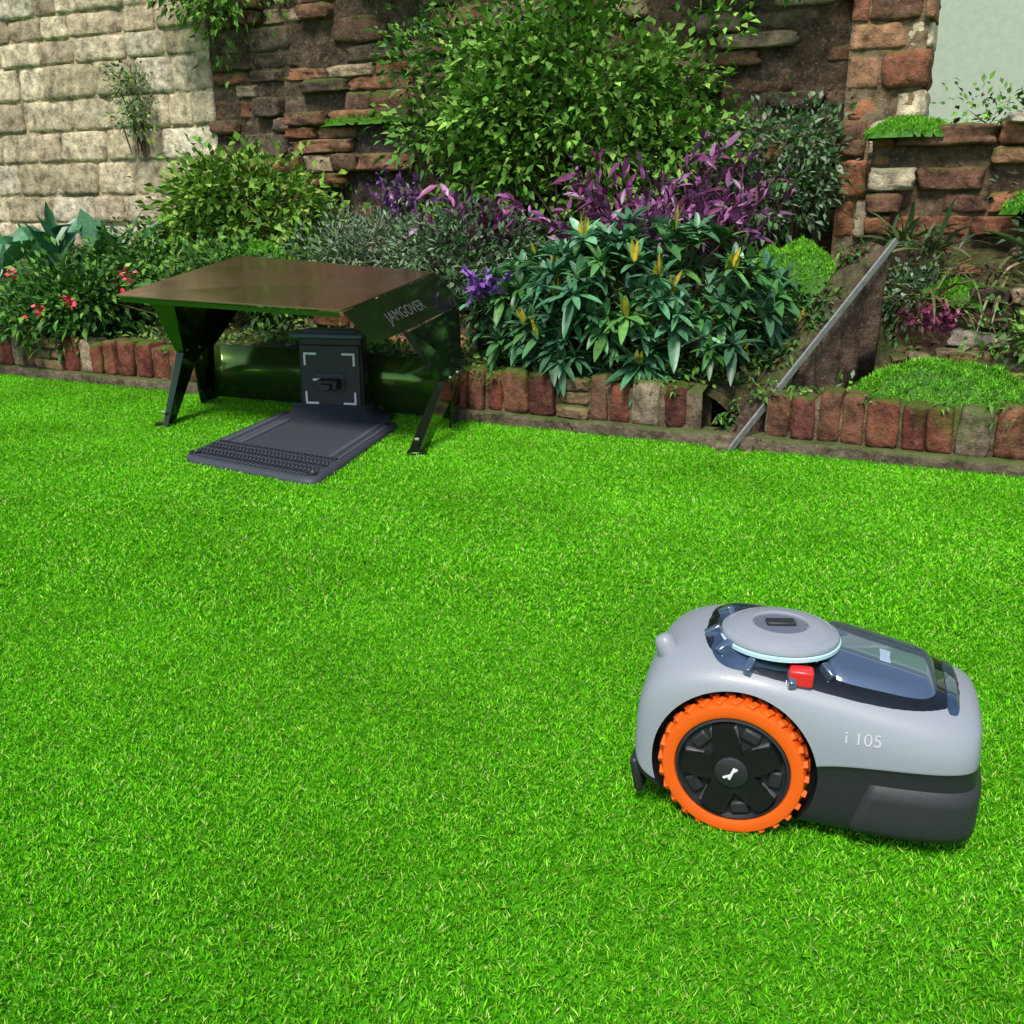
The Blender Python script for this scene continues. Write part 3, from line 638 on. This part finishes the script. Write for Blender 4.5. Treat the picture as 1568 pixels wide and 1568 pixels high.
for i in range(len(st)-1):
    for j in range(K):
        F.append((i*K+j,(i+1)*K+j,(i+1)*K+(j+1)%K,i*K+(j+1)%K))
        jj=j if j<H-1 else K-1-j
        mats.append(1 if jj<5 else 0)
F.append(tuple(range(K))); mats.append(0)
q=(len(st)-1)*K
lowr=[q+j for j in range(0,6)]; lowl=[q+K-j for j in range(5,0,-1)]
F.append(tuple(lowr+lowl)[::-1]); mats.append(1)
F.append(tuple([q+j for j in range(5,K-4)])[::-1]); mats.append(0)
me=bpy.data.meshes.new('body'); me.from_pydata(V,[],F); me.materials.append(M_grey); me.materials.append(M_low)
me.polygons.foreach_set('material_index',mats); me.update()
bmx=bmesh.new(); bmx.from_mesh(me); bmesh.ops.recalc_face_normals(bmx,faces=bmx.faces); 
bmx.to_mesh(me); bmx.free()
body=bpy.data.objects.new('body',me); link(body)
sm=body.modifiers.new('s','SUBSURF'); sm.levels=3; sm.render_levels=3
cutters=[]
for sgn in(-1,1):
    M=Matrix.Translation((0,sgn*.145,WZ))@Matrix.Rotation(math.pi/2,4,'X')
    c=lathe('cut',[(.0945,-.065),(.0945,.065)],M_low,None,96,M); cutters.append(c)
    bo=body.modifiers.new('b','BOOLEAN'); bo.object=c; bo.operation='DIFFERENCE'; bo.solver='EXACT'
dg=bpy.context.evaluated_depsgraph_get(); me2=bpy.data.meshes.new_from_object(body.evaluated_get(dg))
bpy.data.objects.remove(body)
for c in cutters: bpy.data.objects.remove(c)
me2.polygons.foreach_set('use_smooth',[True]*len(me2.polygons)); me2.set_sharp_from_angle(angle=math.radians(38))
body=bpy.data.objects.new('body',me2); link(body,mw)
bvh=BVHTree.FromPolygons([v.co[:] for v in me2.vertices],[p.vertices[:] for p in me2.polygons])
def top(x,y):
    h=bvh.ray_cast(Vector((x,y,.5)),Vector((0,0,-1))); return h[0].z if h[0] else .1
def patch(name,outline,off,mat,rings=14,thick=.003):
    cx=sum(p[0] for p in outline)/len(outline); cy=sum(p[1] for p in outline)/len(outline); n=len(outline); V=[];F=[]
    for r in range(rings+1):
        k=1-r/rings*.98
        for (x,y) in outline:
            X=cx+(x-cx)*k; Y=cy+(y-cy)*k; V.append((X,Y,top(X,Y)+(off if r>0 else off-thick)))
    for r in range(rings):
        for i in range(n): F.append((r*n+i,r*n+(i+1)%n,(r+1)*n+(i+1)%n,(r+1)*n+i))
    F.append(tuple(rings*n+i for i in range(n)))
    return pyobj(name,V,F,mat,mw,smooth=True,ang=60)
def outl(x0,x1,w0,w1,k=64,p=3.5,yo=0):
    o=[]
    for i in range(k):
        a=2*math.pi*i/k; c=math.cos(a); s=math.sin(a); X=(abs(c)**(2/p))*(1 if c>0 else -1); Y=(abs(s)**(2/p))*(1 if s>0 else -1)
        t=(X+1)/2; o.append((x0+(x1-x0)*t,Y*(w0+(w1-w0)*t)+yo))
    return o
DX=.036; DY=-.026
patch('glass_deck',outl(-.054,.243,.109,.090),.0022,M_blk)
patch('deck_trim',outl(-.042,.076,.100,.096,p=4),.0036,M_trim,10)
patch('front_window',outl(.222,.238,.076,.070,p=4),.0034,M_trim,6)
patch('control_lid',outl(.086,.214,.084,.069,p=5),.0095,M_blue,10,thick=.0075)
patch('lid_mark',[(.150,-.030),(.162,-.030),(.162,.002),(.150,.002)],.0099,plain('pale_mark',(.35,.45,.55),.4),4,.0002)
for a in (195,222,250,285,318,30,150):
    r=math.radians(a); x=DX+.078*math.cos(r); y=DY+.076*math.sin(r)
    if abs(y)<.104: box('strut',(x,y,top(x,y)+.006),(.020,.009,.012),M_blue,mw,rot=Matrix.Rotation(r,3,'Z')@Matrix.Rotation(.5,3,'Y'),bevel=.002)
DM=Matrix.Translation((DX,DY,.207))
lathe('dome_base',[(.060,-.01),(.060,.010),(.056,.012)],M_blk,mw,80,DM)
lathe('light_ring',[(.0665,.009),(.0700,.0105),(.0700,.0145),(.066,.016)],M_lblue,mw,80,DM)
lathe('dome_cap',[(.0665,.0155),(.0685,.0175),(.0675,.0205),(.060,.0250),(.0585,.0246),(.057,.0258),(.045,.029),(.034,.0305),(.032,.0295),(.031,.026),(0,.026)],M_grey,mw,96,DM,30)
lathe('dome_recess',[(.030,.0265),(.030,.0280),(.024,.0285),(.0,.0285)],plain('mid_grey',(.14,.16,.20),.35),mw,48,DM)
box('dome_handle',(DX,DY,.2370),(.034,.016,.006),M_low,mw,rot=Matrix.Rotation(.3,3,'Z'),bevel=.002)
box('stop_button',(.066,-.094,top(.066,-.094)+.007),(.027,.020,.020),M_red,mw,rot=Matrix.Rotation(.05,3,'Z'),bevel=.003)
lathe('antenna',[(.015,-.02),(.013,.006),(.0105,.014),(.006,.0175),(0,.018)],M_grey,mw,32,Matrix.Translation((-.092,-.055,.198))@Matrix.Rotation(-.5,4,'Y'))
M_blk2=plain('satin_black',(.010,.010,.011),.35); M_pad=plain('rim_grey',(.085,.085,.088),.4)
def wheel(sgn,name):
    w=bpy.data.objects.new(name,None); link(w,mw)
    w.matrix_local=Matrix.Translation((0,sgn*.113,WZ))@Matrix.Rotation(math.pi/2*(1 if sgn<0 else -1),4,'X')
    lathe('tyre',[(.060,-.026),(.076,-.028),(.081,-.02),(.0825,.006),(.080,.012),(.070,.0135),(.0665,.012),(.064,.004),(.060,-.02)],M_or,w,96)
    lathe('hub',[(.03,-.027),(.0642,-.027),(.0655,.004),(.0650,.0105),(.062,.0115),(.059,.006),(0,.006)],M_low,w,80)
    n=28
    for i in range(n):
        a=2*math.pi*i/n
        for k,(z0,da) in enumerate(((.003,0),(-.014,math.pi/n))):
            R=Matrix.Rotation(a+da,3,'Z')@Matrix.Rotation(.5 if k else -.5,3,'X')
            c=Matrix.Rotation(a+da,3,'Z')@Vector((.0822,0,z0)); box('lug',c,(.0075,.008,.015),M_or,w,rot=R,bevel=.0012)
    k=5; outer=[]; OFF=.55
    for i in range(k):
        a=2*math.pi*i/k+OFF
        for (r_,da) in((.026,-.63),(.044,-.36),(.0590,-.22),(.0595,.0),(.059,.22),(.044,.36)):
            outer.append((r_*math.cos(a+da),r_*math.sin(a+da)))
    n=len(outer); V=[(x,y,.006) for x,y in outer]+[(x*.965,y*.965,.0165) for x,y in outer]+[(0,0,.0140)]; FL=[]
    for i in range(n): FL+=[(i,(i+1)%n,n+(i+1)%n,n+i),(n+i,n+(i+1)%n,2*n)]
    pyobj('star_spokes',V,FL,M_blk2,w,smooth=True,ang=20)
    for i in range(k):
        a=2*math.pi*(i+.5)/k+OFF; R=Matrix.Rotation(a,3,'Z')
        box('rim_pad',R@Vector((.049,0,.0085)),(.018,.024,.006),M_low,w,rot=R,bevel=.002,taper=(.7,.8))
        for sg in(-1,1):
            R2=Matrix.Rotation(a+sg*.33,3,'Z'); box('rim_pad_edge',R2@Vector((.046,0,.0095)),(.022,.0045,.007),M_pad,w,rot=Matrix.Rotation(a+sg*.62,3,'Z'),bevel=.0015)
    lathe('hub_cap',[(.019,.012),(.019,.0175),(.017,.0188),(0,.0188)],M_low,w,48)
    box('emblem',(.001,.0,.0190),(.0028,.016,.0012),M_mark,w,rot=Matrix.Rotation(-.35,3,'Z'))
    box('emblem',(-.004,-.004,.0191),(.0026,.010,.0012),M_mark,w,rot=Matrix.Rotation(-1.1,3,'Z'))
    box('emblem',(.004,.004,.0189),(.0026,.008,.0012),M_mark,w,rot=Matrix.Rotation(-.9,3,'Z'))
wheel(-1,'rear_wheel'); wheel(1,'rear_wheel')
def shell(name,x0,z0,z1,off,mat):
    V=[];F=[];cols=40; rows=8
    for i in range(cols+1):
        a=i/cols
        for j in range(rows+1):
            z=z0+(z1-z0)*j/rows
            if a<.42: t=a/.42; src=Vector((x0+(.21-x0)*t-(.022*(1-t)*(1-j/rows)),-.5,z)); dr=Vector((0,1,0))
            else:
                t=(a-.42)/.58; an=-math.pi/2+math.pi*.7*t; c=Vector((.19,-.02,z)); dr=Vector((math.cos(an),math.sin(an),0)); src=c+dr*.5; dr=-dr
            h=bvh.ray_cast(src,dr); p=h[0] if h[0] else src
            e=off*min(1,8*min(j/rows,1-j/rows)+.05)*min(1,i/1.5)
            V.append(p-dr*e)
    for i in range(cols):
        for j in range(rows): q=i*(rows+1)+j; F.append((q,q+rows+1,q+rows+2,q+1))
    return pyobj(name,V,F,mat,mw,smooth=True,ang=60)
M_low2=plain('bumper_plastic',(.034,.035,.038),.5,0,.25,700)
shell('bumper',.150,.022,.094,.007,M_low2)
hx=.138; hz=.147; h=bvh.ray_cast(Vector((hx,-.5,hz)),Vector((0,1,0)))
nv=h[1] if h[1].y<0 else -h[1]; xa=Vector((1,0,0)); xa=(xa-nv*xa.dot(nv)).normalized(); ya=nv.cross(xa)
Mx=Matrix(((xa.x,ya.x,nv.x,0),(xa.y,ya.y,nv.y,0),(xa.z,ya.z,nv.z,0),(0,0,0,1))); Mx.translation=h[0]+nv*.0006
text('marking','i 105',.020,Mx,plain('silver_print',(.55,.56,.58),.3),mw,.0002)
for yy in(-.055,.055):
    lathe('caster_wheel',[(.0,-.012),(.022,-.012),(.026,-.008),(.026,.008),(.022,.012),(0,.012)],M_low,mw,32,Matrix.Translation((.20,yy,.027))@Matrix.Rotation(math.pi/2,4,'X'))
box('chassis',(.06,0,.045),(.30,.15,.055),M_low,mw,bevel=.01)
box('rear_flap',(-.115,-.075,.045),(.012,.06,.045),M_low,mw,rot=Matrix.Rotation(-.2,3,'Y'),bevel=.005)
box('rear_flap',(-.115,.05,.045),(.012,.09,.045),M_low,mw,rot=Matrix.Rotation(-.2,3,'Y'),bevel=.005)
# ---------- light, world, camera ----------
w=bpy.data.worlds.new('World'); scn.world=w; w.use_nodes=True; nt=w.node_tree
sk=nt.nodes.new('ShaderNodeTexSky'); sk.sky_type='NISHITA'; sk.sun_disc=False
el=math.radians(55); az=math.radians(200)
sk.sun_elevation=el; sk.sun_rotation=az
bg=nt.nodes['Background']; nt.links.new(sk.outputs[0],bg.inputs[0]); bg.inputs[1].default_value=.15
sd=Vector((math.sin(az)*math.cos(el),math.cos(az)*math.cos(el),math.sin(el)))
L=bpy.data.lights.new('sun','SUN'); L.energy=3.8; L.angle=math.radians(16); L.color=(1,.95,.87)
so=bpy.data.objects.new('sun',L); link(so); so.rotation_euler=sd.to_track_quat('Z','Y').to_euler(); so.location=sd*10
cam=bpy.data.cameras.new('camera'); cam.sensor_width=36; cam.lens=36*1500/1568; cam.clip_start=.05; cam.clip_end=500
co=bpy.data.objects.new('camera',cam); link(co); co.location=(0,0,.7); co.rotation_euler=(math.radians(90-17),0,0); scn.camera=co
scn.view_settings.view_transform='Standard'; scn.view_settings.look='None'; scn.view_settings.exposure=0
